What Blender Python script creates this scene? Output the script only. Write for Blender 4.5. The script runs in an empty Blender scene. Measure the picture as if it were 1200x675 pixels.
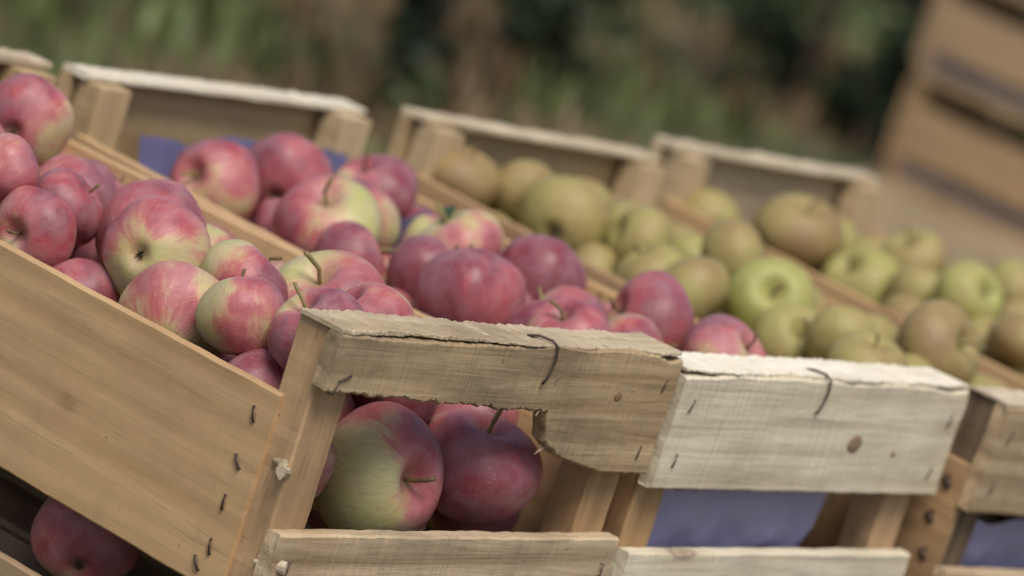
import bpy, math, random
import numpy as np
from mathutils import Vector, Matrix, noise
random.seed(7); rng=np.random.default_rng(5)
scene=bpy.context.scene
COL=scene.collection
H=0.225; L=0.577; W=0.30
TOPZ=2*H+.0125   # height of the crate rims above the ground

# ------------------------------------------------------------------ materials
def new_mat(name):
    m=bpy.data.materials.new(name); m.use_nodes=True
    nt=m.node_tree; nt.nodes.clear()
    out=nt.nodes.new('ShaderNodeOutputMaterial'); b=nt.nodes.new('ShaderNodeBsdfPrincipled')
    nt.links.new(b.outputs[0],out.inputs[0])
    return m,nt,b
def nd(nt,t,**k):
    n=nt.nodes.new(t)
    for a,v in k.items(): setattr(n,a,v)
    return n
def lk(nt,a,b): nt.links.new(a,b)
def ramp(nt,fac,stops,interp='LINEAR'):
    r=nd(nt,'ShaderNodeValToRGB'); r.color_ramp.interpolation=interp
    e=r.color_ramp.elements
    e[0].position=stops[0][0]; e[0].color=tuple(stops[0][1])+(1,)
    e[1].position=min(1,stops[-1][0]); e[1].color=tuple(stops[-1][1])+(1,)
    for p,c in stops[1:-1]:
        x=e.new(p); x.color=tuple(c)+(1,)
    lk(nt,fac,r.inputs[0]); return r.outputs[0]
def mix(nt,fac,a,b,mode='MIX'):
    m=nd(nt,'ShaderNodeMix',data_type='RGBA',blend_type=mode)
    for s,v in ((m.inputs[0],fac),(m.inputs[6],a),(m.inputs[7],b)):
        if isinstance(v,(int,float)): s.default_value=v
        elif isinstance(v,tuple): s.default_value=v+(1,) if len(v)==3 else v
        else: lk(nt,v,s)
    return m.outputs[2]
def math_(nt,op,a,b=None,c=None,clamp=False):
    m=nd(nt,'ShaderNodeMath',operation=op,use_clamp=clamp)
    for i,v in enumerate((a,b,c)):
        if v is None: continue
        if isinstance(v,(int,float)): m.inputs[i].default_value=v
        else: lk(nt,v,m.inputs[i])
    return m.outputs[0]
def maprange(nt,v,a,b,c=0,d=1):
    m=nd(nt,'ShaderNodeMapRange'); lk(nt,v,m.inputs[0])
    for i,x in zip((1,2,3,4),(a,b,c,d)): m.inputs[i].default_value=x
    return m.outputs[0]
def coords(nt,scale=(1,1,1),jit=37.0):
    tc=nd(nt,'ShaderNodeTexCoord'); oi=nd(nt,'ShaderNodeObjectInfo')
    v=nd(nt,'ShaderNodeVectorMath',operation='SCALE'); v.inputs[0].default_value=(jit,jit*.6,jit*1.4)
    lk(nt,oi.outputs['Random'],v.inputs[3])
    mp=nd(nt,'ShaderNodeMapping'); mp.inputs[3].default_value=scale
    lk(nt,tc.outputs['Object'],mp.inputs[0])
    a=nd(nt,'ShaderNodeVectorMath',operation='ADD'); lk(nt,mp.outputs[0],a.inputs[0]); lk(nt,v.outputs[0],a.inputs[1])
    return a.outputs[0],oi
def noisetex(nt,vec,scale,detail=3,rough=.5,dist=0):
    n=nd(nt,'ShaderNodeTexNoise'); lk(nt,vec,n.inputs['Vector'])
    n.inputs['Scale'].default_value=scale; n.inputs['Detail'].default_value=detail
    n.inputs['Roughness'].default_value=rough; n.inputs['Distortion'].default_value=dist
    return n.outputs[0]

def wood(name,dark,light,stain=(.16,.12,.08),stain_amt=.5,knot=.6,bump=.35,fuzz=0.0,contrast=1.0):
    m,nt,b=new_mat(name)
    v,oi=coords(nt,(4,80,80)); g=noisetex(nt,v,1.0,6,.65,.6)
    v2,_=coords(nt,(2.6,12,22)); w=nd(nt,'ShaderNodeTexWave',wave_type='BANDS',bands_direction='Z')
    lk(nt,v2,w.inputs[0]); w.inputs['Scale'].default_value=.8; w.inputs['Distortion'].default_value=5; w.inputs['Detail'].default_value=3; w.inputs['Detail Scale'].default_value=.6
    gg=math_(nt,'ADD',math_(nt,'MULTIPLY',g,.86),math_(nt,'MULTIPLY',w.outputs[1],.14))
    mid=tuple((a+c)/2 for a,c in zip(dark,light))
    c=ramp(nt,gg,[(.5-.24/contrast,dark),(.5,mid),(.5+.24/contrast,light)])
    hsv=nd(nt,'ShaderNodeHueSaturation'); lk(nt,c,hsv.inputs['Color'])
    lk(nt,maprange(nt,oi.outputs['Random'],0,1,.88,1.10),hsv.inputs['Value'])
    lk(nt,maprange(nt,oi.outputs['Random'],0,1,1.06,.90),hsv.inputs['Saturation'])
    c=hsv.outputs[0]
    v3,_=coords(nt,(9,18,18)); s=noisetex(nt,v3,1.0,5,.62)
    c=mix(nt,maprange(nt,s,.46,.75,0,stain_amt),c,stain)
    v5,_=coords(nt,(14,220,220),71); p=noisetex(nt,v5,1,2,.5)
    c=mix(nt,maprange(nt,p,.66,.74,0,.35),c,tuple(x*.5 for x in dark))
    v4,_=coords(nt,(7,9,11),13); vo=nd(nt,'ShaderNodeTexVoronoi'); lk(nt,v4,vo.inputs['Vector']); vo.inputs['Scale'].default_value=1.0
    kd=math_(nt,'ADD',vo.outputs['Distance'],math_(nt,'MULTIPLY',g,.06))
    k=maprange(nt,kd,.11,.155,1,0)
    ring=maprange(nt,math_(nt,'SINE',math_(nt,'MULTIPLY',kd,120.)),-1,1,.6,1.)
    c=mix(nt,math_(nt,'MULTIPLY',math_(nt,'MULTIPLY',k,knot),ring),c,(.10,.045,.02))
    k2=maprange(nt,kd,.15,.3,.35,0)
    c=mix(nt,math_(nt,'MULTIPLY',k2,knot),c,(.28,.14,.06))
    v7,_=coords(nt,(150,150,150),91); sp=noisetex(nt,v7,1,2,.5)
    c=mix(nt,maprange(nt,sp,.72,.78,0,.55),c,(.10,.06,.035))
    v8,_=coords(nt,(30,6,6),17); fb=noisetex(nt,v8,1,4,.7)
    c=mix(nt,maprange(nt,fb,.56,.72,0,.22),c,tuple(x*.7 for x in dark))
    lk(nt,c,b.inputs['Base Color'])
    b.inputs['Roughness'].default_value=.72; b.inputs['Specular IOR Level'].default_value=.25
    v6,_=coords(nt,(260,25,25),5); sm=noisetex(nt,v6,1,2,.6)
    hh=math_(nt,'ADD',math_(nt,'MULTIPLY',g,1.0),math_(nt,'MULTIPLY',sm,.35+fuzz))
    hh=math_(nt,'ADD',hh,math_(nt,'MULTIPLY',s,.8))
    bp=nd(nt,'ShaderNodeBump'); bp.inputs['Strength'].default_value=bump; bp.inputs['Distance'].default_value=.0015
    lk(nt,hh,bp.inputs['Height']); lk(nt,bp.outputs[0],b.inputs['Normal'])
    return m
M_warm=wood('wood_warm',(.47,.29,.13),(.65,.425,.215),stain=(.32,.19,.095),stain_amt=.5,knot=.35,bump=.3,contrast=1.0)
M_grey=wood('wood_weathered',(.31,.21,.115),(.62,.465,.28),stain=(.14,.105,.07),stain_amt=.85,knot=.9,bump=1.0,fuzz=.3,contrast=1.25)
M_pale=wood('wood_pale',(.58,.49,.33),(.84,.755,.56),stain=(.36,.30,.20),stain_amt=.6,knot=.6,bump=1.0,fuzz=.4,contrast=1.15)
M_post=wood('wood_post',(.32,.185,.085),(.54,.34,.165),stain=(.14,.085,.045),stain_amt=.55,knot=.3)
M_darkpost_and_shade=wood('wood_dark_post_and_shade',(.10,.07,.045),(.27,.19,.12),stain=(.05,.035,.025),stain_amt=.7,knot=.3,bump=.8)  # dark weathered post; also paints shade onto crate floors and inner low boards
M_rail=wood('wood_rough_rail',(.40,.30,.175),(.74,.62,.44),stain=(.22,.145,.08),stain_amt=.8,knot=.2,bump=1.0,fuzz=.8,contrast=1.2)
M_cream=wood('wood_cream',(.62,.52,.36),(.88,.81,.64),stain=(.36,.28,.17),stain_amt=.5,knot=.1,bump=.9,fuzz=.8)
M_back=wood('wood_back',(.46,.33,.175),(.66,.49,.28),stain=(.28,.19,.11),stain_amt=.45,knot=.4)
M_brown=wood('wood_brown',(.24,.15,.07),(.44,.29,.155),stain=(.12,.08,.045),stain_amt=.5,knot=.6)
M_stack=wood('wood_stack',(.36,.225,.115),(.55,.37,.20),stain=(.20,.13,.08),stain_amt=.6,knot=.5)
M_gap_shade=wood('wood_gap_shade',(.012,.010,.008),(.035,.028,.02),stain=(.015,.012,.01),stain_amt=.5,knot=.1)  # near-black wood, paints shade into the gaps of the stacked crates
M_knot=wood('knot_wood',(.20,.125,.07),(.38,.25,.14),stain=(.10,.06,.035),stain_amt=.6,knot=.2)

def apple_mat(name,kind):
    m,nt,b=new_mat(name)
    tc=nd(nt,'ShaderNodeTexCoord'); oi=nd(nt,'ShaderNodeObjectInfo')
    at=nd(nt,'ShaderNodeAttribute',attribute_type='OBJECT',attribute_name='blush')
    blush=at.outputs['Fac']
    sep=nd(nt,'ShaderNodeSeparateXYZ'); lk(nt,tc.outputs['Object'],sep.inputs[0])
    sc=nd(nt,'ShaderNodeVectorMath',operation='SCALE'); sc.inputs[0].default_value=(31,17,23); lk(nt,oi.outputs['Random'],sc.inputs[3])
    ad=nd(nt,'ShaderNodeVectorMath',operation='ADD'); lk(nt,tc.outputs['Object'],ad.inputs[0]); lk(nt,sc.outputs[0],ad.inputs[1]); P=ad.outputs[0]
    nx=nd(nt,'ShaderNodeCombineXYZ'); lk(nt,sep.outputs[0],nx.inputs[0]); lk(nt,sep.outputs[1],nx.inputs[1])
    nn=nd(nt,'ShaderNodeVectorMath',operation='NORMALIZE'); lk(nt,nx.outputs[0],nn.inputs[0])
    nz=nd(nt,'ShaderNodeCombineXYZ'); lk(nt,math_(nt,'MULTIPLY',sep.outputs[2],.30),nz.inputs[2])
    a2=nd(nt,'ShaderNodeVectorMath',operation='ADD'); lk(nt,nn.outputs[0],a2.inputs[0]); lk(nt,nz.outputs[0],a2.inputs[1])
    a3=nd(nt,'ShaderNodeVectorMath',operation='ADD'); lk(nt,a2.outputs[0],a3.inputs[0]); lk(nt,sc.outputs[0],a3.inputs[1])
    st=noisetex(nt,a3.outputs[0],8,5,.7,.3)
    st2=noisetex(nt,a3.outputs[0],24,4,.65,.3)
    lo=noisetex(nt,P,.95,2,.5)
    fine=noisetex(nt,P,16,3,.6)
    if kind=='red':
        side=math_(nt,'MULTIPLY',sep.outputs[0],.34)
        v=math_(nt,'ADD',side,math_(nt,'MULTIPLY',math_(nt,'SUBTRACT',lo,.5),1.5))
        v=math_(nt,'ADD',v,math_(nt,'MULTIPLY',math_(nt,'SUBTRACT',st,.5),.52))
        v=math_(nt,'ADD',v,math_(nt,'MULTIPLY',math_(nt,'SUBTRACT',fine,.5),.18))
        v=math_(nt,'ADD',v,blush)
        top=maprange(nt,sep.outputs[2],.62,.9,0,.10); v=math_(nt,'SUBTRACT',v,top)
        c=ramp(nt,v,[(.22,(.45,.45,.15)),(.38,(.52,.40,.17)),(.48,(.50,.24,.14)),(.59,(.45,.115,.100)),(.75,(.36,.056,.068)),(.96,(.205,.030,.046))])
        c=mix(nt,maprange(nt,st2,.50,.70,0,.40),c,(.25,.028,.042),'MIX')
        vo=nd(nt,'ShaderNodeTexVoronoi'); lk(nt,P,vo.inputs['Vector']); vo.inputs['Scale'].default_value=9
        dots=maprange(nt,vo.outputs['Distance'],.05,.12,.62,0)
        c=mix(nt,dots,c,(.60,.44,.35))
        bl=noisetex(nt,P,2.0,5,.62)
        lw=nd(nt,'ShaderNodeLayerWeight'); lw.inputs[0].default_value=.35
        blf=math_(nt,'MULTIPLY',maprange(nt,bl,.36,.70,.07,.42),math_(nt,'ADD',.7,math_(nt,'MULTIPLY',lw.outputs[1],.6)))
        c=mix(nt,blf,c,(.53,.365,.375))
        sc_=maprange(nt,noisetex(nt,P,5.5,5,.7),.67,.74,0,.55); c=mix(nt,sc_,c,(.24,.13,.08))
        lk(nt,maprange(nt,bl,.3,.7,.32,.56),b.inputs['Roughness'])
        b.inputs['Specular IOR Level'].default_value=.42; bs=.14
    else:
        v=math_(nt,'ADD',math_(nt,'MULTIPLY',math_(nt,'SUBTRACT',lo,.5),.9),blush)
        v=math_(nt,'ADD',v,math_(nt,'MULTIPLY',math_(nt,'SUBTRACT',fine,.5),.5))
        v=math_(nt,'ADD',v,math_(nt,'MULTIPLY',sep.outputs[0],.12))
        c=ramp(nt,v,[(.05,(.37,.365,.11)),(.35,(.37,.32,.105)),(.60,(.345,.265,.10)),(.82,(.30,.20,.085)),(1.0,(.24,.145,.065))])
        vo=nd(nt,'ShaderNodeTexVoronoi'); lk(nt,P,vo.inputs['Vector']); vo.inputs['Scale'].default_value=9
        c=mix(nt,maprange(nt,vo.outputs['Distance'],.06,.14,.5,0),c,(.43,.35,.20))
        c=mix(nt,maprange(nt,noisetex(nt,P,3.5,5,.7),.54,.70,0,.55),c,(.27,.17,.08))
        b.inputs['Roughness'].default_value=.48; b.inputs['Specular IOR Level'].default_value=.36; bs=.25
    rad=math_(nt,'SQRT',math_(nt,'ADD',math_(nt,'POWER',sep.outputs[0],2.),math_(nt,'POWER',sep.outputs[1],2.)))
    cav=maprange(nt,rad,.05,.22,.55,0); c=mix(nt,cav,c,(.20,.17,.06))
    lk(nt,c,b.inputs['Base Color'])
    bp=nd(nt,'ShaderNodeBump'); bp.inputs['Strength'].default_value=bs; bp.inputs['Distance'].default_value=.002
    lk(nt,math_(nt,'ADD',fine,math_(nt,'MULTIPLY',noisetex(nt,P,2.2,2,.5),3.)),bp.inputs['Height']); lk(nt,bp.outputs[0],b.inputs['Normal'])
    return m
M_red=apple_mat('apple_skin_red','red'); M_rus=apple_mat('apple_skin_russet','rus')

def simple(name,c1,c2,scale=8,rough=.7,metal=0,bump=0):
    m,nt,b=new_mat(name); v,oi=coords(nt,(1,1,1)); n=noisetex(nt,v,scale,4,.6)
    c=ramp(nt,n,[(.3,c1),(.7,c2)]); lk(nt,c,b.inputs['Base Color'])
    b.inputs['Roughness'].default_value=rough; b.inputs['Metallic'].default_value=metal
    if bump:
        bp=nd(nt,'ShaderNodeBump'); bp.inputs['Strength'].default_value=bump; bp.inputs['Distance'].default_value=.003
        lk(nt,n,bp.inputs['Height']); lk(nt,bp.outputs[0],b.inputs['Normal'])
    return m
M_stem=simple('stem_brown',(.12,.07,.03),(.25,.17,.07),3)
M_stemg=simple('stem_green',(.18,.15,.055),(.30,.23,.09),3)
M_calyx=simple('calyx_dark',(.05,.035,.02),(.13,.09,.05),5)
M_steel=simple('staple_steel',(.05,.04,.035),(.13,.09,.07),90,.55,.5)
M_leaf=simple('leaf_green',(.02,.045,.015),(.05,.085,.03),40,.5)
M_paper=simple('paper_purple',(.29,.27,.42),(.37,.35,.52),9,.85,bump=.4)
M_paper_shade=simple('paper_purple_shade',(.085,.08,.16),(.13,.12,.23),9,.85,bump=.5)  # darker copy of the purple liner, shade inside the crates painted in
M_band=simple('band_grey',(.16,.15,.16),(.24,.22,.23),9,.8)

# ------------------------------------------------------------------ helpers
def obj(name,me,parent=None,mats=(),loc=(0,0,0),rot=(0,0,0)):
    o=bpy.data.objects.new(name,me)
    COL.objects.link(o)
    if me is not None and hasattr(me,'materials') and not me.materials:
        for m in mats: me.materials.append(m)
    if parent: o.parent=parent
    o.location=loc; o.rotation_euler=rot
    return o
def mesh(name,v,f,smooth=False):
    me=bpy.data.meshes.new(name); me.from_pydata([tuple(p) for p in v],[],f); me.update()
    if smooth: me.polygons.foreach_set('use_smooth',[True]*len(me.polygons))
    return me
def board_mesh(Lx,Hz,Ty,rough=.0008,top=None,bot=None,N=None,seed=0.,warp=.0012,K=5,front=None):
    """plank: x along the grain 0..Lx, z up 0..Hz, y thickness 0..Ty"""
    N=N or max(8,int(Lx/.006)); V=[];F=[]
    ch=min(.0013,Ty*.2,Hz*.2)
    for i in range(N+1):
        x=Lx*i/N
        n1=noise.noise((x*38,seed,0)); n2=noise.noise((x*38,seed+9,3)); wv=noise.noise((x*5,seed+20,0))*warp
        n3=noise.noise((x*300,seed+4,0))
        zt=Hz+(n1*.7+.5*n3)*rough+(top(x) if top else 0); zb=(n2*.7+.5*noise.noise((x*300,seed+14,0)))*rough+(bot(x) if bot else 0)
        yf=front(x) if front else 0
        ring=[]
        for k in range(K):
            z=zb+ch+(zt-zb-2*ch)*k/(K-1); ring.append((z,yf,1))
        ring.append((zt,yf+ch,0)); ring.append((zt+noise.noise((x*60,seed+31,0))*rough*.6,Ty*.5,0)); ring.append((zt,Ty-ch,0))
        for k in range(K):
            z=zt-ch-(zt-zb-2*ch)*k/(K-1); ring.append((z,Ty,-1))
        ring.append((zb,Ty-ch,0)); ring.append((zb,yf+ch,0))
        for (z,y,s) in ring:
            yy=y+wv+noise.noise((x*25,z*60+seed,y*40))*rough*.5
            xx=x
            if i in(0,N): xx=x+noise.noise((z*200,y*200,seed+i))*rough*1.5
            V.append((xx,yy,z))
    R_=len(ring)
    for i in range(N):
        for j in range(R_):
            a=i*R_+j;b=i*R_+(j+1)%R_
            F.append((a,b,b+R_,a+R_))
    F.append(tuple(range(R_-1,-1,-1))); F.append(tuple(N*R_+j for j in range(R_)))
    F=[f[::-1] for f in F]
    return mesh('board',V,F)
def tube_mesh(pts,r0,r1=None,n=8,mesh_name='tube'):
    r1=r1 or r0; V=[];F=[]; pts=[Vector(p) for p in pts]
    up=Vector((.3,.2,.9))
    for i,p in enumerate(pts):
        t=(pts[min(i+1,len(pts)-1)]-pts[max(i-1,0)]).normalized()
        a=t.cross(up)
        if a.length<.05:a=t.cross(Vector((1,0,0)))
        a.normalize(); b=t.cross(a); r=r0+(r1-r0)*i/(len(pts)-1)
        for j in range(n):
            an=2*math.pi*j/n; V.append(p+(a*math.cos(an)+b*math.sin(an))*r)
    for i in range(len(pts)-1):
        for j in range(n):
            a_=i*n+j;b_=i*n+(j+1)%n; F.append((a_,b_,b_+n,a_+n))
    F.append(tuple(range(n))[::-1]); F.append(tuple((len(pts)-1)*n+j for j in range(n)))
    return mesh(mesh_name,V,F,True)

# ------------------------------------------------------------------ crates
_cache={}
def bm_cached(key,*a,**k):
    if key not in _cache:_cache[key]=board_mesh(*a,**k)
    return _cache[key]
BX=.018   # the crates narrow slightly towards the back
BD=.0045  # and the back rim sits slightly lower
def crate(name_label,mat4,group,style='plain',hero=None):
    """parts in crate coordinates: origin = front left bottom corner on the floor of the crate"""
    e=bpy.data.objects.new('wooden_crate',None); COL.objects.link(e); e.empty_display_size=.05
    e.matrix_world=mat4; e['label']=name_label; e['category']='crate'; e['group']=group
    v=random.choice([0,1,2])
    mats={'side':M_warm,'slat':M_grey,'rail':M_rail,'post':M_post,'backpost':M_back,'backslat':M_back,'cap':M_rail,'floor':M_darkpost_and_shade}  # floor colour carries painted shade inside the crate
    if hero=='b': mats['slat']=M_pale; mats['cap']=M_cream
    if hero is None: mats['slat']=random.choice([M_grey,M_brown,M_pale]); mats['side']=M_brown
    if style=='stack':
        mats={k:M_stack for k in mats}; mats['floor']=M_gap_shade; mats['slat']=M_gap_shade; mats['rail']=M_gap_shade  # stack insides coloured near black so the gaps look shaded
    def add(nm,key,args,kw,mat,loc,rot=(0,0,0)):
        if hero: me=board_mesh(*args,**kw)
        else: me=bm_cached((key,v,mat.name),*args,**kw)
        if not me.materials: me.materials.append(mat)
        return obj(nm,me,e,(),loc,rot)
    s=v*7.3+(3+ord(hero) if hero else 0)
    pw=.0245
    for i,(px,py) in enumerate(((.0072+pw,.0115),(.293,.0115),(.0072+pw,L-.0405),(.2925-BX,L-.0405))):
        mp=M_darkpost_and_shade if (hero=='c' and i==0) else mats['post' if i<2 else 'backpost']
        add('corner_post','post%d'%i,(H-.0005-(BD if i>1 else 0),.0285,pw),dict(rough=.0009,seed=s+i*3,warp=.0004),mp,(px,py,.0),(0,-math.pi/2,0))
    ys=.012 if hero=='c' else .031
    sm=M_post if hero=='c' else mats['side']; far=M_gap_shade if style=='stack' else mats['side']  # far board of a stack crate takes the painted gap shade
    add('side_board','side0',(L-.031-ys,.118,.0068),dict(rough=.0006,seed=s+20,warp=.0015),sm,(.007,ys,H-.1635),(0,-.010,math.pi/2))
    add('side_board','side1',(L-.062,.118,.0068),dict(rough=.0006,seed=s+25,warp=.0012),far,(.3005,.031,H-.1635),(0,-.010,math.pi/2+BX/.52))
    h2=.022 if style=='stack' else .016
    add('side_board','side2',(L-.062,h2,.0068),dict(rough=.0006,seed=s+27,warp=.0015,K=3),sm if hero!='a' else M_brown,(.007,.031,.002),(0,0,math.pi/2))
    add('side_board','side3',(L-.062,h2,.0068),dict(rough=.0006,seed=s+29,warp=.0012,K=3),M_darkpost_and_shade if hero else far,(.3005,.031,.002),(0,0,math.pi/2+BX/.52))  # far low board darkened as painted shade
    for end in (0,1):
        y=0.0 if end==0 else L-.0105
        WW=W if end==0 else W-BX
        top=bot=None; Nn=None; rg=.0009
        if hero=='a' and end==0:
            def bot(x):
                f=x/W
                base=.0405-.006*f/.6
                if f<.64: d=base
                elif f<.655: d=base*.85-(f-.64)*.6
                elif f<.70: d=.016-(f-.655)*.12
                elif f<.86: d=.0095*(1-(f-.70)/.16)
                else: d=0
                if f<.72: d+=noise.noise((x*140,1.7,0))*.0018+abs(noise.noise((x*420,5,0)))*.0030
                return d
            def top(x): return -.0012*math.sin(x*22)-.0035*max(0,1-abs(x/W-.97)/.05)+.0015*noise.noise((x*30,8,1))
            Nn=260; rg=.0013
        if hero=='b' and end==0:
            def top(x): return -.0025*max(0,1-x/.05)-.003*math.exp(-((x-.285)/.015)**2)+.002*noise.noise((x*25,18,1))
            Nn=110; rg=.0014
        mslat=mats['slat'] if end==0 else mats['backslat']
        hh=.0735 if end==0 else .120
        bd=BD*end
        add('end_slat','up%d'%end,(WW+.001,hh,.0105),dict(rough=rg,seed=s+40+end*5,top=top,bot=bot,N=Nn,warp=.001,K=8),mslat,(-.0003,y,H-hh-bd))
        add('end_slat','lo%d'%end,(WW-.004,.072,.0105),dict(rough=.0011,seed=s+50+end*5,warp=.002),mslat,(.0015,y+(.0006 if end==0 else -.0006),H-.187))
        tt=lambda x: .0016*noise.noise((x*18,s,end*4))
        if end==0:
            add('end_rail','rail%d'%end,(W-.0725,.016,.020),dict(rough=.0014,seed=s+60,top=tt,warp=.0012,N=80),mats['rail'],(.0362,.0115,H-.0155))
        dp=.034 if end==0 else .026
        cap_t=lambda x: .0012*noise.noise((x*9,s+2,end*4))+.0010*noise.noise((x*90,s+5,end*4))+.0011*noise.noise((x*350,s+5,end*4))
        cap_f=(lambda x: .0045*noise.noise((x*14,s+7,0))+.0022*noise.noise((x*70,s+8,0))+.0012*noise.noise((x*400,s+8,0))+.0018) if end==0 else (lambda x:.0015*noise.noise((x*14,s+7,0)))
        add('end_cap','cap%d'%end,(WW-.0005,.0022 if end==0 else .0042,dp),dict(rough=.0010,seed=s+70+end*5,top=cap_t,warp=.0008,N=260 if end==0 else 80,K=3,front=cap_f),mats['cap'],(.0003,.0003 if end==0 else L-.0256,H+.0004-bd))
    for i,x in enumerate((.012,.085,.158,.221)):
        add('bottom_board','bot%d'%i,(L-.03,.0045,.058),dict(rough=.0006,seed=s+80+i,warp=.001,K=3),mats['floor'],(x+.058,.015,.0005),(0,0,math.pi/2))
    return e
def staple(e,x,y,z,axis,ang,ln=.008,r=.0006):
    c=math.cos(ang)*ln/2; s_=math.sin(ang)*ln/2
    if axis=='x': pts=[(x+.003,y-c,z-s_),(x-.0008,y-c,z-s_),(x-.0010,y,z),(x-.0008,y+c,z+s_),(x+.003,y+c,z+s_)]
    else: pts=[(x-c,y+.003,z-s_),(x-c,y-.0008,z-s_),(x,y-.0010,z),(x+c,y-.0008,z+s_),(x+c,y+.003,z+s_)]
    obj('staple',tube_mesh(pts,r),e,(M_steel,))

def rodv(r):
    r=Vector(r); return Matrix.Rotation(r.length,4,r.normalized()) if r.length>1e-9 else Matrix.Identity(4)
CR=[((0.001,.002,.004),(-.017,-.010,.016)),((.313,.008,-.003),(-.005,-.015,.008)),((.629,-.012,-.001),(.009,.014,-.002)),((.943,.003,.001),(.013,.004,-.004))]
def cmat(i,dz=0):
    p,r=CR[i]
    return Matrix.Translation((p[0],p[1],p[2]+TOPZ+dz))@rodv(r)@Matrix.Translation((0,0,-H))
LAB=["open wooden crate of pink apples with a broken end slat","open wooden crate of red apples with pale cream end slat",
 "open wooden crate holding mixed russet and green apples","open wooden crate filled with yellow-green russet apples"]
crates=[]
for i in range(4):
    crates.append(crate(LAB[i],cmat(i),'slatted apple crates on display',hero='abcd'[i]))
e0,e1,e2=crates[:3]
M_rust=simple('rust_stain',(.10,.05,.025),(.22,.11,.05),200,.9)
M_rust2=simple('rust_halo',(.34,.20,.095),(.46,.28,.13),200,.9)
def stain(e,x,y,z,axis,r,mat=None,lift=.0007):
    V=[(0,0,0)];n=18
    for j in range(n):
        a=2*math.pi*j/n; q=r*(1+.5*noise.noise((math.cos(a)*1.5,math.sin(a)*1.5,x*77+y*91+z*50)))
        V.append((q*math.cos(a)*.7,0,q*math.sin(a)*1.3))
    F=[(0,1+j,1+(j+1)%n) for j in range(n)]
    obj('rust_mark',mesh('rust_mark',V,F),e,(mat or M_rust,),(x-(lift if axis=='x' else 0),y-(lift if axis=='y' else 0),z),(0,0,math.pi/2 if axis=='x' else 0))
for (y,h,a) in ((.044,.062,1.2),(.045,.090,.9),(.046,.114,1.5),(.046,.140,1.3),(.052,.152,.9)):
    staple(e0,.0,y,H-h,'x',a,r=.0008); stain(e0,0,y,H-h-.001,'x',.0026,M_rust2)
for (x,h,a) in ((.006,.030,1.2),(.290,.018,1.3),(.286,.060,1.4),(.012,.024,.4)): staple(e0,x,0,H-h,'y',a)
for (x,h,a) in ((.013,.020,1.2),(.014,.055,1.4),(.288,.022,1.4),(.285,.058,1.2),(.012,.135,1.4),(.287,.135,1.4)): staple(e1,x,0,H-h,'y',a)
for (x,h,a) in ((.013,.020,1.2),(.014,.055,1.4),(.012,.135,1.4)): staple(e2,x,0,H-h,'y',a)
for (x,h,a) in ((.012,.135,1.4),(.287,.135,1.4)): staple(e0,x,0,H-h,'y',a)
for (y,h) in ((.024,.062),(.027,.088),(.022,.112),(.026,.135)):
    staple(e2,.0,y,H-h,'x',.6,.007,.0013); stain(e2,0,y,H-h,'x',.0042)
def hook(e,x):
    P=[(x-.004,.016,H+.002),(x-.001,.010,H+.0042),(x+.002,.002,H+.0042),(x+.004,-.0018,H+.0015),(x+.0045,-.0025,H-.005),(x+.0035,-.0025,H-.012),(x+.0015,-.0022,H-.018),(x+.0005,-.001,H-.021)]
    obj('wire_hook',tube_mesh(P,.0008),e,(M_steel,))
hook(e0,.176); hook(e1,.138)
def knot(e,x,h,r,sq=1.25,y=-.0004):
    V=[(0,-.0002,0)];F=[];n=22
    for k,(rr,yy) in enumerate(((.35,-.0003),(.7,-.0002),(1.,.0),(1.05,.0012))):
        for j in range(n):
            a=2*math.pi*j/n; q=rr*r*(1+.12*noise.noise((math.cos(a),math.sin(a),x*99)))
            V.append((q*math.cos(a)*sq,yy,q*math.sin(a)))
    for j in range(n): F.append((0,1+j,1+(j+1)%n))
    for k in range(3):
        for j in range(n):
            a=1+k*n+j;b=1+k*n+(j+1)%n;F.append((a,a+n,b+n,b))
    obj('knot',mesh('knot',V,F,True),e,(M_knot,),(x,y,H-h))
knot(e1,.192,.040,.0058); knot(e1,.238,.046,.0016); knot(e0,.250,.026,.0030); knot(e0,.262,.022,.0011)
def splinter(e,loc,s,seed,rot=None):
    V=[];F=[];n=9
    for i in range(6):
        t=i/5; r=s*(.5-.4*t)*(1+.5*noise.noise((i,seed,0)))
        for j in range(n):
            a=2*math.pi*j/n; rr=r*(1+.5*noise.noise((math.cos(a)*2,math.sin(a)*2,seed+i)))
            V.append((t*s*1.8-s*.9,rr*math.cos(a)*.6,rr*math.sin(a)*.7))
    for i in range(5):
        for j in range(n):
            a=i*n+j;b=i*n+(j+1)%n;F.append((a,b,b+n,a+n))
    F.append(tuple(range(n))[::-1]);F.append(tuple(5*n+j for j in range(n)))
    obj('splinter',mesh('splinter',V,F),e,(M_rail,),loc,rot or (.3,.1,seed))
splinter(e0,(.004,.012,H-.083),.011,.3); splinter(e0,(.005,.006,H-.134),.010,2.1); splinter(e0,(.002,.020,H-.080),.008,1.2)
for k in range(9):   # torn fibres along the break
    x=.190+.0035*k+random.uniform(-.002,.002)
    p0=(x,.005,H-.034-.0030*k if k<5 else H-.056)
    tip=(x-random.uniform(.002,.007),.002+random.uniform(-.002,.003),p0[2]-random.uniform(.003,.009)) if k<5 else (x-random.uniform(.010,.018),.003,H-.060-random.uniform(.0,.005))
    obj('splinter',tube_mesh([p0,tuple((a+b)/2+random.uniform(-.0006,.0006) for a,b in zip(p0,tip)),tip],.0018,.0003,5),e0,(M_grey,))

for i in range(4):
    crate("open wooden crate stacked beneath the apple crates",Matrix.Translation((CR[i][0][0]-.001,.004,.001))@Matrix.Rotation(random.uniform(-.006,.006),4,'Z'),'slatted apple crates in the lower layer')

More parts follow.
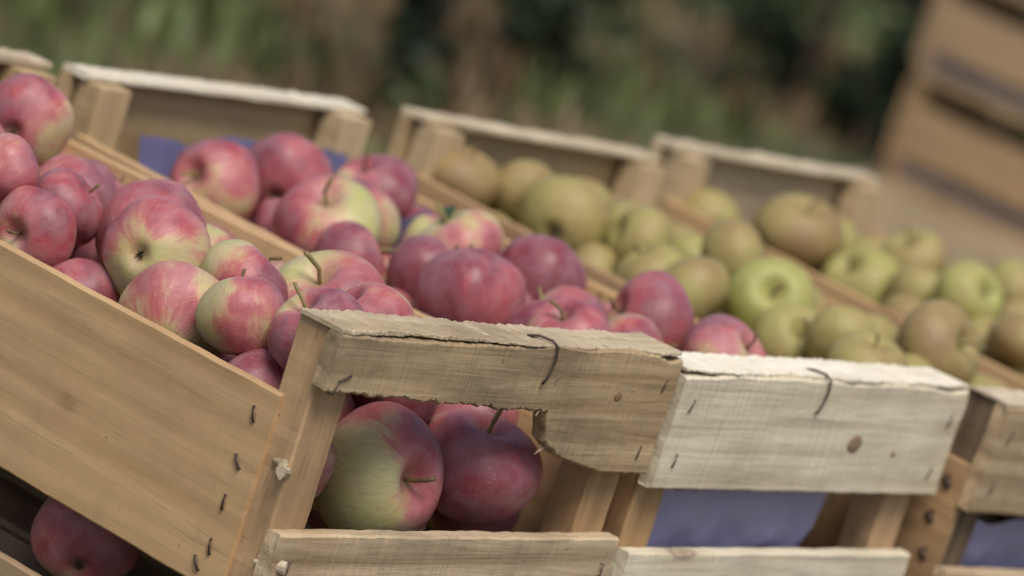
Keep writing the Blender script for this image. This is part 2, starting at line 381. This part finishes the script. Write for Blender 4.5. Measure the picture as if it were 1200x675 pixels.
# ------------------------------------------------------------------ apples
def apple_mesh(seed,flat=.88,lob=.03,sy=1.0,lump=.05):
    nu,nv=44,30; V=[];F=[]
    V.append(None)
    r_=random.Random(seed); ph=r_.random()*6.28
    def P(th,ph_):
        rho=math.sin(th); z=math.cos(th)*flat
        wid=1+.07*math.cos(th)-.05*math.cos(th)**2
        rr=rho*wid
        lobes=1+lob*math.cos(5*ph_+ph)*(.25+.75*(1-math.cos(th))/2)*rho
        x=rr*lobes*math.cos(ph_); y=rr*lobes*math.sin(ph_)*sy
        z+= .05*rho*math.sin(ph_+seed)*math.cos(th)
        z-= .34*math.exp(-(rho/.30)**2)*(1 if th<1.57 else 0)
        z+= .20*math.exp(-(rho/.24)**2)*(1 if th>1.57 else 0)
        k=1+lump*noise.noise((x*1.2+seed,y*1.2,z*1.2))
        return (x*k,y*k,z*k)
    V[0]=P(0,0)
    for i in range(1,nv):
        u=i/nv; th=math.pi*(u-.06*math.sin(2*math.pi*u))
        for j in range(nu): V.append(P(th,2*math.pi*j/nu))
    V.append(P(math.pi,0))
    for j in range(nu): F.append((0,1+j,1+(j+1)%nu))
    for i in range(nv-2):
        for j in range(nu):
            a=1+i*nu+j;b=1+i*nu+(j+1)%nu; F.append((a,a+nu,b+nu,b))
    last=len(V)-1;o=1+(nv-2)*nu
    for j in range(nu): F.append((last,o+(j+1)%nu,o+j))
    return mesh('apple',V,F,True)
AM={'r':[apple_mesh(s,f,l,y) for s,f,l,y in ((1,.86,.03,1),(2,.91,.045,.97),(3,.82,.035,1.03),(4,.88,.05,1.0),(6,.84,.04,.96))],
    'g':[apple_mesh(s,f,l,y,.03) for s,f,l,y in ((11,.82,.015,1),(12,.86,.02,.98),(13,.84,.015,1.02))]}
for me in AM['r']: me.materials.append(M_red)
for me in AM['g']: me.materials.append(M_rus)
STEM=[tube_mesh([(0,0,.48),(.01,0,.62),(.03,.01,.78),(.07*b,.02,.93+l),(.12*b,.03,1.02+l)],.030,.042) for b,l in ((1,0),(-1.2,.08),(1.6,-.08))]
for i,me in enumerate(STEM): me.materials.append(M_stem if i!=1 else M_stemg)
cv=[];cf=[]
for k in range(5):
    a=k*2*math.pi/5; cv+= [(0.03*math.cos(a-1.2),.03*math.sin(a-1.2),-.65),(0.03*math.cos(a+1.2),.03*math.sin(a+1.2),-.65),(.10*math.cos(a),.10*math.sin(a),-.74),(.05*math.cos(a),.05*math.sin(a),-.78)]
    b=k*4; cf+=[(b,b+1,b+2),(b,b+2,b+3),(b+1,b+3,b+2)]
CAL=mesh('calyx',cv,cf); CAL.materials.append(M_calyx)
lv=[];lf=[]
for i in range(9):
    t=i/8; w=.24*math.sin(math.pi*min(1,t*1.02))**.8+.005
    for s in(-1,0,1): lv.append((t*1.0,s*w,.06*abs(s)+.14*math.sin(t*3)))
for i in range(8):
    for s in range(2): a=i*3+s; lf.append((a,a+1,a+4,a+3))
LEAF=mesh('leaf',lv,lf,True); LEAF.materials.append(M_leaf)

CRIGHT=Vector((.6407,-.70,.3154)); CUP=Vector((-.0687,.3569,.9316)); CTO=Vector((-.7647,-.6185,.1806))
def put_apple(pos,r,kind,blush,axis=None,label=None,group=None,parts=True,leaf=False,sunny=None):
    me=random.choice(AM['g' if kind=='g' else 'r'])
    o=bpy.data.objects.new('apple',me); COL.objects.link(o)
    if axis is None:
        ax=Vector((random.gauss(0,.7),random.gauss(0,.7),random.gauss(.45,.6))).normalized()
    else: ax=(CRIGHT*axis[0]+CUP*axis[1]+CTO*axis[2]).normalized()
    ref=Vector((-.4,-.5,.77)) if sunny is None else (CRIGHT*sunny[0]+CUP*sunny[1]+CTO*sunny[2])
    xd=(ref-ax*ref.dot(ax))
    if xd.length<.1: xd=ax.orthogonal()
    xd.normalize()
    if sunny is None:
        xd=Matrix.Rotation(random.uniform(-1.8,1.8),3,ax)@xd
    yd=ax.cross(xd)
    M=Matrix((xd,yd,ax)).transposed().to_4x4()
    o.matrix_world=Matrix.Translation(pos)@M@Matrix.Diagonal((r,r,r,1))
    o['blush']=float(blush); o['category']='apple'
    o['label']=label; o['group']=group
    if parts:
        st=bpy.data.objects.new('stem',random.choice(STEM)); COL.objects.link(st); st.parent=o
        c=bpy.data.objects.new('calyx',CAL); COL.objects.link(c); c.parent=o
        if leaf:
            lf_=bpy.data.objects.new('leaf',LEAF); COL.objects.link(lf_); lf_.parent=o; lf_.location=(0,0,.62); lf_.rotation_euler=(0.2,-.1,leaf)
            lf_.scale=(.8,.7,.8)
    return o
A0=[(148,437,-14,30,.80,(.2,.3,-.9),(-.6,.2,.6)),(34,323,-16,23,.45,None,None),(66,299,-30,24,.7,None,None),(37,281,-40,26,.58,(-.5,-.1,.8),(.5,.6,.2)),
(69,349,-64,25,.8,None,None),(109,265,-28,34,.58,(-.3,.7,-.5),(.5,.5,.4)),(66,212,-25,33,.50,(.3,.0,-.95),(-.4,.6,.3)),(45,245,-60,28,.64,(.4,-.8,.3),(.3,.7,.6)),
(42,160,-43,33,.30,(.2,.6,-.7),(.2,.8,.1)),(40,113,-28,26,.42,None,None),(36,80,-42,28,.66,None,None),(97,170,-26,28,.58,None,None),
(147,150,-30,38,.46,(-.1,.75,.55),(.6,.4,.3)),(42,57,-16,29,.80,(-.35,.8,.35),(0,.3,.9)),(118,90,-20,29,.66,None,None),
(131,60,-95,40.5,.52,(.72,-.12,.62),(.85,.4,-.1)),(209,56,-86,39,.68,(.35,.85,.35),(-.1,.2,.9)),(262,108,-74,31,.70,None,None),(77,100,-56,28,.80,None,None),
(120,112,-54,28,.42,None,None),(34,88,-118,25,.10,None,None),(168,104,-52,29,.76,None,None),(96,343,-100,31,.7,None,None),(94,285,-97,30,.7,None,None)]
A1=[(40,457,-46,33,.66,(-.5,.3,.7),None),(110,463,-36,33,.68,(.2,.5,-.8),None),(31,522,-84,26,.55,None,None),(85,532,-92,26,.6,None,None),(166,432,-30,32,.76,(-.2,.6,.3),None),
(66,374,-40,36,.52,(-.02,.75,.6),(-.8,.1,.4)),(35,315,-48,28,.72,None,None),(114,301,-24,30,.30,(-.4,.8,.2),(.2,.2,.9)),(67,282,-42,28,.78,None,None),
(48,223,-36,36,.70,(.0,.9,-.4),(0,.4,.8)),(157,264,-30,31,.92,(.3,.7,-.5),None),(112,252,-58,32,.85,None,None),(109,326,-72,27,.8,None,None),(53,165,-33,28,.7,None,None),
(38,133,-28,27,.66,None,None),(142,154,-19,34,.56,(-.85,.35,.3),(.4,.5,.5)),(143,90,-19,31,.64,(.75,.45,.35),None),(36,86,-30,28,.62,None,None),(88,118,-32,29,.56,None,None)]
A2=[(41,523,-34,30,.80,None,None),(70,442,-35,34,.50,(.3,.3,-.8),None),(94,387,-29,28,.40,None,None),(62,343,-43,29,.50,None,None),(40,290,-35,31,.58,None,None),(102,267,-28,33,.06,(.05,.35,.95),None),
(115,321,-13,28,.55,None,None),(73,216,-43,31,.45,None,None),(38,128,-27,29,.48,None,None),(56,390,-59,25,.6,None,None),(134,143,-12,34,.72,(.7,.1,.5),None),(61,171,-22,25,.42,None,None)]
A3=[(37,527,-43,27,.45,None,None),(67,462,-25,36,.68,(.3,.8,.4),None),(106,507,-58,33,.6,None,None),(77,396,-44,34,.25,(-.3,.5,.4),None),(130,393,-16,28,.55,None,None),(77,340,-33,28,.40,None,None),
(67,293,-14,29,.22,(.7,.2,.7),None),(37,212,-21,29,.60,None,None),(158,311,-12,28,.48,None,None),(55,253,-38,25,.45,None,None)]
KL={'r':["rosy pink apple with pale waxy bloom in a wooden crate","dark red apple heaped in a wooden crate","pink and yellow-green streaked apple in a wooden crate"],
    'g':["brown russet apple with matt skin in a wooden crate","yellow-green apple with russet speckles in a wooden crate"]}
def lab(kind,b):
    if kind=='r': return KL['r'][2] if b<.6 else (KL['r'][0] if b<.82 else KL['r'][1])
    return KL['g'][0] if b>.45 else KL['g'][1]
for ci,(AL,kind) in enumerate(((A0,'r'),(A1,'r'),(A2,'g'),(A3,'g'))):
    x0=CR[ci][0][0]; grp='apples in the slatted crates'
    n=len(AL); P=np.array([a[:3] for a in AL])/1000.; rr0=np.array([a[3] for a in AL])/1000.
    rr=np.clip(rr0,.0245,.0405); P=P-np.outer(np.maximum(0,rr-rr0)*.9,np.array(CUP)); P0=P.copy()
    mob=np.where(rr0<.0285,1.,.35); mob=np.where(rr0>.0378,.08,mob)
    for it in range(260):
        for i in range(n):
            for j in range(i):
                d=P[i]-P[j]; l=np.linalg.norm(d)+1e-9; m=(rr[i]+rr[j])*.91-l
                if m>0:
                    wi=mob[i]/(mob[i]+mob[j]); P[i]+=d/l*m*wi*.8; P[j]-=d/l*m*(1-wi)*.8
        P+=(P0-P)*.04*(1.2-mob)[:,None]
        P[:,2]=np.minimum(P[:,2],P0[:,2]+.003)
        P[:,0]=np.clip(P[:,0],.008+rr*.97,.285-rr); P[:,1]=np.clip(P[:,1],.0125+rr*.96,.560-rr); P[:,2]=np.clip(P[:,2],-.20+rr,.0)
    allp=[]
    for i,(x,y,z,r,b,ax,sun) in enumerate(AL):
        allp.append((P[i].copy(),rr[i]))
        put_apple((x0+P[i][0],P[i][1],P[i][2]+TOPZ),rr[i],kind,b,ax,lab(kind,b),grp,leaf=(2.5 if (ci==1 and i==7) else False),sunny=sun)
    if ci==0:
        q=np.array([.045,.178,-.187]); allp.append((q,.033)); put_apple((x0+q[0],q[1],q[2]+TOPZ),.033,'r',.82,(.1,.5,-.6),lab('r',.9),grp)
    cand=[]
    for _ in range(20000):
        r=rng.uniform(.0260,.0305); x=rng.uniform(.008+r,.285-r); y=rng.uniform(.042+r*.6,.535-r*.6)
        if ci==1: y=max(y,.056+r)
        front=(y<.11)
        zmax=min(-.050+.236*(.30-x)-r-(.002 if ci<2 else -.003),-.032)
        if front: zmax=min(zmax,-.044)
        if ci==1 and y>.45: zmax-=.032
        zmin=-.135 if front else -.105
        if rng.random()<.15: zmin=-.18
        if zmax<=zmin: continue
        z=rng.uniform(zmin,zmax)
        if z<-.13 and x<.12 and y<.4: continue
        cand.append((z-zmax,z,x,y,r))
    cand.sort(key=lambda c:-c[0])
    fill=[]
    for _,z,x,y,r in cand:
        p=np.array([x,y,z])
        if all(np.linalg.norm(p-q)>(r+s)*.88 for q,s in allp):
            allp.append((p,r)); fill.append((p,r))
    fill=fill[:80]
    for p,r in fill:
        b=rng.uniform(.40,.88) if kind=='r' else rng.uniform(.30,.70)
        put_apple((x0+p[0],p[1],p[2]+TOPZ),r,kind,b,None,lab(kind,b),grp,parts=(p[2]>-.07))

# ------------------------------------------------------------------ purple paper
def paper(ci,fn,nu,nv,label,mat=None,cr=.005):
    V=[];F=[]
    for i in range(nu+1):
        for j in range(nv+1):
            p=Vector(fn(i/nu,j/nv)); q=p*30+Vector((ci*7,0,0)); q2=p*90
            p+=Vector((noise.noise(q),noise.noise(q+Vector((9,1,2))),noise.noise(q+Vector((3,8,2)))))*cr
            p+=Vector((0,noise.noise(q2),noise.noise(q2+Vector((3,8,2)))))*.0013
            V.append(p)
    for i in range(nu):
        for j in range(nv):
            a=i*(nv+1)+j; F.append((a,a+1,a+nv+2,a+nv+1))
    me=mesh('paper',V,F,True); me.materials.append(mat or M_paper)
    o=obj('paper_liner',me); o.matrix_world=cmat(ci)
    o['label']=label; o['category']='paper'; o['group']='purple paper liners'
    return o
def fr(x0,x1,y,h0,h1,slant=0,tilt=0):
    return (lambda u,v:(x0+(x1-x0)*u,y+slant*v,(H-h1)+(h1-h0-tilt*u)*v-.004*math.sin(u*7)*v))
pl="crumpled purple paper liner tucked inside a wooden crate"
paper(1,fr(.012,.212,.042,.076,.19,-.024),70,28,pl)
paper(1,fr(.036,.245,.480,.030,.13,.045,-.004),60,20,pl,M_paper_shade)
paper(1,fr(.135,.195,.376,.024,.12,.0,.0),16,18,"purple paper scrap showing between apples in a crate",M_paper_shade)
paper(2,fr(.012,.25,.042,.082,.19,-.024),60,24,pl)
paper(2,fr(.05,.25,.525,.050,.12,.004),50,18,pl,M_paper_shade)
paper(3,fr(.03,.24,.525,.043,.12,.004),50,18,pl,M_paper_shade)

# ------------------------------------------------------------------ background stack of crates
tmpl=None
def copy_thing(root,mat):
    c=root.copy(); COL.objects.link(c); c.matrix_world=mat
    for ch in root.children:
        k=ch.copy(); k.parent=c; k.matrix_parent_inverse=ch.matrix_parent_inverse.copy(); COL.objects.link(k)
    return c
bg_lab="empty wooden crate in a tall stack on the ground"
S_=.80
for (bx,by,nl) in ((4.22,2.17,6),(4.24,1.68,6)):
    for lv_ in range(nl):
        mt=Matrix.Translation((bx+random.uniform(-.006,.006),by+random.uniform(-.008,.008),.004+lv_*(H+.009)*S_))@Matrix.Rotation(random.uniform(-.012,.012),4,'Z')@Matrix.Scale(S_,4)
        if tmpl is None:
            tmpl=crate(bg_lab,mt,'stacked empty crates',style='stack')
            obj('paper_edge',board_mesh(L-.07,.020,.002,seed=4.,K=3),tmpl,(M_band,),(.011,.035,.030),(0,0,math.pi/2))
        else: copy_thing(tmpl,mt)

# ------------------------------------------------------------------ ground
def ground_mat():
    m,nt,b=new_mat('ground_grass_litter'); tc=nd(nt,'ShaderNodeTexCoord'); P=tc.outputs['Object']
    a=noisetex(nt,P,1.4,3,.55); f=noisetex(nt,P,38,5,.7); g=noisetex(nt,P,4,4,.6)
    c=ramp(nt,a,[(.36,(.070,.10,.034)),(.47,(.15,.16,.058)),(.56,(.27,.185,.095)),(.68,(.14,.165,.055))])
    c=mix(nt,maprange(nt,g,.47,.65,0,.7),c,(.29,.19,.10))
    c=mix(nt,maprange(nt,f,.5,.7,0,.5),c,(.30,.23,.13))
    c=mix(nt,maprange(nt,f,.5,.3,0,.4),c,(.045,.05,.022))
    lk(nt,c,b.inputs['Base Color']); b.inputs['Roughness'].default_value=.95
    bp=nd(nt,'ShaderNodeBump'); bp.inputs['Distance'].default_value=.05; lk(nt,f,bp.inputs['Height']); lk(nt,bp.outputs[0],b.inputs['Normal'])
    return m
gv=[];gf=[]; n=60
for i in range(n+1):
    for j in range(n+1):
        sx=(i/n*2-1);sy=(j/n*2-1); x=200*sx*abs(sx)**1.5+2; y=200*sy*abs(sy)**1.5+2
        d=math.hypot(x-.6,y-.3); z=(noise.noise((x*.5,y*.5,0))*.05)*min(1,max(0,(d-1.5)/3)) if d<40 else noise.noise((x*.5,y*.5,0))*.05
        if 3.6<x<5.4 and .6<y<3.0: z=0
        gv.append((x,y,min(z,0.0) ))
for i in range(n):
    for j in range(n):
        a=i*(n+1)+j; gf.append((a,a+n+1,a+n+2,a+1))
g=obj('ground',mesh('ground',gv,gf,True),None,(ground_mat(),)); g['kind']='structure'
def dirt_mat():
    m,nt,b=new_mat('dirt_path'); tc=nd(nt,'ShaderNodeTexCoord'); P=tc.outputs['Object']
    a=noisetex(nt,P,4,4,.6); f=noisetex(nt,P,40,4,.7)
    c=ramp(nt,a,[(.32,(.15,.13,.06)),(.46,(.27,.195,.11)),(.68,(.43,.33,.205))])
    c=mix(nt,maprange(nt,f,.5,.72,0,.5),c,(.50,.40,.25)); c=mix(nt,maprange(nt,f,.48,.3,0,.5),c,(.12,.09,.05))
    lk(nt,c,b.inputs['Base Color']); b.inputs['Roughness'].default_value=.95
    return m
pv=[(3.2,-1.5,.004),(7.5,-1.5,.004),(7.5,1.9,.004),(4.9,2.72,.004),(4.3,2.70,.004),(3.7,2.40,.004),(3.25,2.05,.004)]
p_=obj('path',mesh('path',pv,[tuple(range(7))]),None,(dirt_mat(),)); p_['kind']='structure'

# ------------------------------------------------------------------ shrubs and young trees
def leafm(name,c1,c2,c3):
    m,nt,b=new_mat(name); oi=nd(nt,'ShaderNodeTexCoord'); n1=noisetex(nt,oi.outputs['Object'],9,3,.6)
    c=ramp(nt,n1,[(.3,c1),(.5,c2),(.72,c3)]); lk(nt,c,b.inputs['Base Color']); b.inputs['Roughness'].default_value=.6
    return m
LM=[leafm('foliage_dark',(.013,.028,.010),(.030,.054,.018),(.065,.095,.028)),
    leafm('foliage_mid',(.06,.09,.026),(.12,.155,.042),(.17,.20,.065)),
    leafm('foliage_dry',(.14,.10,.048),(.25,.165,.08),(.32,.225,.115))]
bark=simple('bark',(.05,.035,.025),(.12,.09,.06),12,.9)
def plant(x,y,h,w,mi,nl=1500,label="leafy green shrub growing in rough grass",base=.05):
    e=bpy.data.objects.new('shrub',None); COL.objects.link(e); e.location=(x,y,-.03)
    e['label']=label; e['category']='shrub'; e['group']='shrubs and saplings in the orchard'
    pts=[(0,0,0)]+[(random.uniform(-.03,.03)*k,random.uniform(-.03,.03)*k,h*.85*k/5) for k in range(1,6)]
    obj('trunk',tube_mesh(pts,.022,.006),e,(bark,))
    cl=[(random.gauss(0,w*.38),random.gauss(0,w*.38),random.uniform(base,h),random.uniform(.35,.8)*w*.5) for _ in range(26)]
    V=[];F=[]
    for _ in range(nl):
        c=random.choice(cl); d=Vector((random.gauss(0,1),random.gauss(0,1),random.gauss(0,1))).normalized()*c[3]*random.random()**.4
        p=Vector(c[:3])+d
        if p.z<.01: p.z=.01
        s=random.uniform(.014,.034); a=Vector((random.gauss(0,1),random.gauss(0,1),random.gauss(0,.6))).normalized(); b_=a.orthogonal().normalized()
        b_=Matrix.Rotation(random.uniform(0,6.28),3,a)@b_
        k=len(V); V+= [p-a*s,p+b_*s*.45,p+a*s,p-b_*s*.45]; F.append((k,k+1,k+2,k+3))
    obj('crown',mesh('crown',V,F),e,(LM[mi],))
for a in ((2.95,2.62,.9,.28,0,1700),(3.50,2.86,.95,.22,0,1500),(4.45,3.02,1.2,.32,0,2800),(4.72,2.92,1.2,.24,0,2000),(2.45,3.05,.5,.26,1,900),
          (5.3,4.1,.6,.4,1,1000),(6.4,4.1,1.5,.5,0,1800),(7.6,4.3,1.2,.8,1,1800),(3.05,3.3,.8,.3,0,1100),(4.3,3.9,.6,.35,2,1000),
          (3.9,4.6,.9,.5,1,1500),(3.1,4.2,.8,.5,1,1500),(7.0,5.9,1.2,.8,1,1800)):
    plant(*a)
V=[];F=[];MI=[]
for _ in range(20000):
    s=random.uniform(4.8,13); u=random.uniform(-.17,.17)
    x=-1.6+s*(.7647+.6407*u)+random.gauss(0,.05); y=-1.4+s*(.6185-.70*u)+random.gauss(0,.05)
    if x>3.2 and y<2.72 and x<7.4: continue
    cl=noise.noise((x*2.2,y*2.2,4));
    if cl<random.uniform(-.45,.35): continue
    hgt=random.uniform(.02,.07)*(1+cl); a=random.uniform(0,6.28); w=random.uniform(.004,.010)*(1.6 if random.random()<.3 else 1)
    dx,dy=math.cos(a),math.sin(a); k=len(V); l=random.uniform(.2,.9)*hgt
    V+= [(x-dy*w,y+dx*w,-.03),(x+dy*w,y-dx*w,-.03),(x+dx*l+dy*w*.4,y+dy*l-dx*w*.4,hgt),(x+dx*l-dy*w*.4,y+dy*l+dx*w*.4,hgt)]
    F.append((k,k+1,k+2,k+3)); MI.append(1 if noise.noise((x*1.3,y*1.3,9))>.02 else 2)
me=mesh('grass',V,F); gc=obj('grass',me,None,(LM[0],LM[1],LM[2])); me.polygons.foreach_set('material_index',MI)
gc['kind']='stuff'; gc['label']="rough grass and weeds with dry leaf litter"; gc['category']='grass'

# ------------------------------------------------------------------ light
w=bpy.data.worlds.new('World'); scene.world=w; w.use_nodes=True; nt=w.node_tree
bg=nt.nodes['Background']; sky=nt.nodes.new('ShaderNodeTexSky'); sky.sky_type='NISHITA'; sky.sun_disc=False
el=math.radians(60); rot=math.radians(222)
sky.sun_elevation=el; sky.sun_rotation=rot; sky.air_density=1.0; sky.dust_density=3.0; sky.ozone_density=1.0
nt.links.new(sky.outputs[0],bg.inputs[0]); bg.inputs[1].default_value=.118
sl=bpy.data.lights.new('sun','SUN'); sl.energy=2.5; sl.angle=math.radians(26); sl.color=(1,.96,.90)
so=bpy.data.objects.new('sun',sl); COL.objects.link(so)
sd=Vector((math.sin(rot)*math.cos(el),math.cos(rot)*math.cos(el),math.sin(el)))
so.rotation_euler=sd.to_track_quat('Z','Y').to_euler()
scene.view_settings.view_transform='Standard'; scene.view_settings.look='None'; scene.view_settings.exposure=0

# ------------------------------------------------------------------ camera
cam=bpy.data.cameras.new('camera'); co=bpy.data.objects.new('camera',cam); COL.objects.link(co)
r0=Vector((0.6407,-0.7,0.3154)).normalized(); r2=Vector((0.7647,0.6185,-0.1806)).normalized(); r0=(r0-r2*r0.dot(r2)).normalized(); r1=r2.cross(r0)
Rm=Matrix((r0,r1,r2)); t=Vector((-0.0898,0.0292,2.1719)); C=-(Rm.transposed()@t)+Vector((0,0,TOPZ))
co.matrix_world=Matrix.Translation(C)@Matrix((r0,-r1,-r2)).transposed().to_4x4()
cam.lens=144; cam.sensor_width=36; cam.clip_end=1000; cam.clip_start=.05
cam.dof.use_dof=True; cam.dof.focus_distance=2.28; cam.dof.aperture_fstop=6.0
scene.camera=co
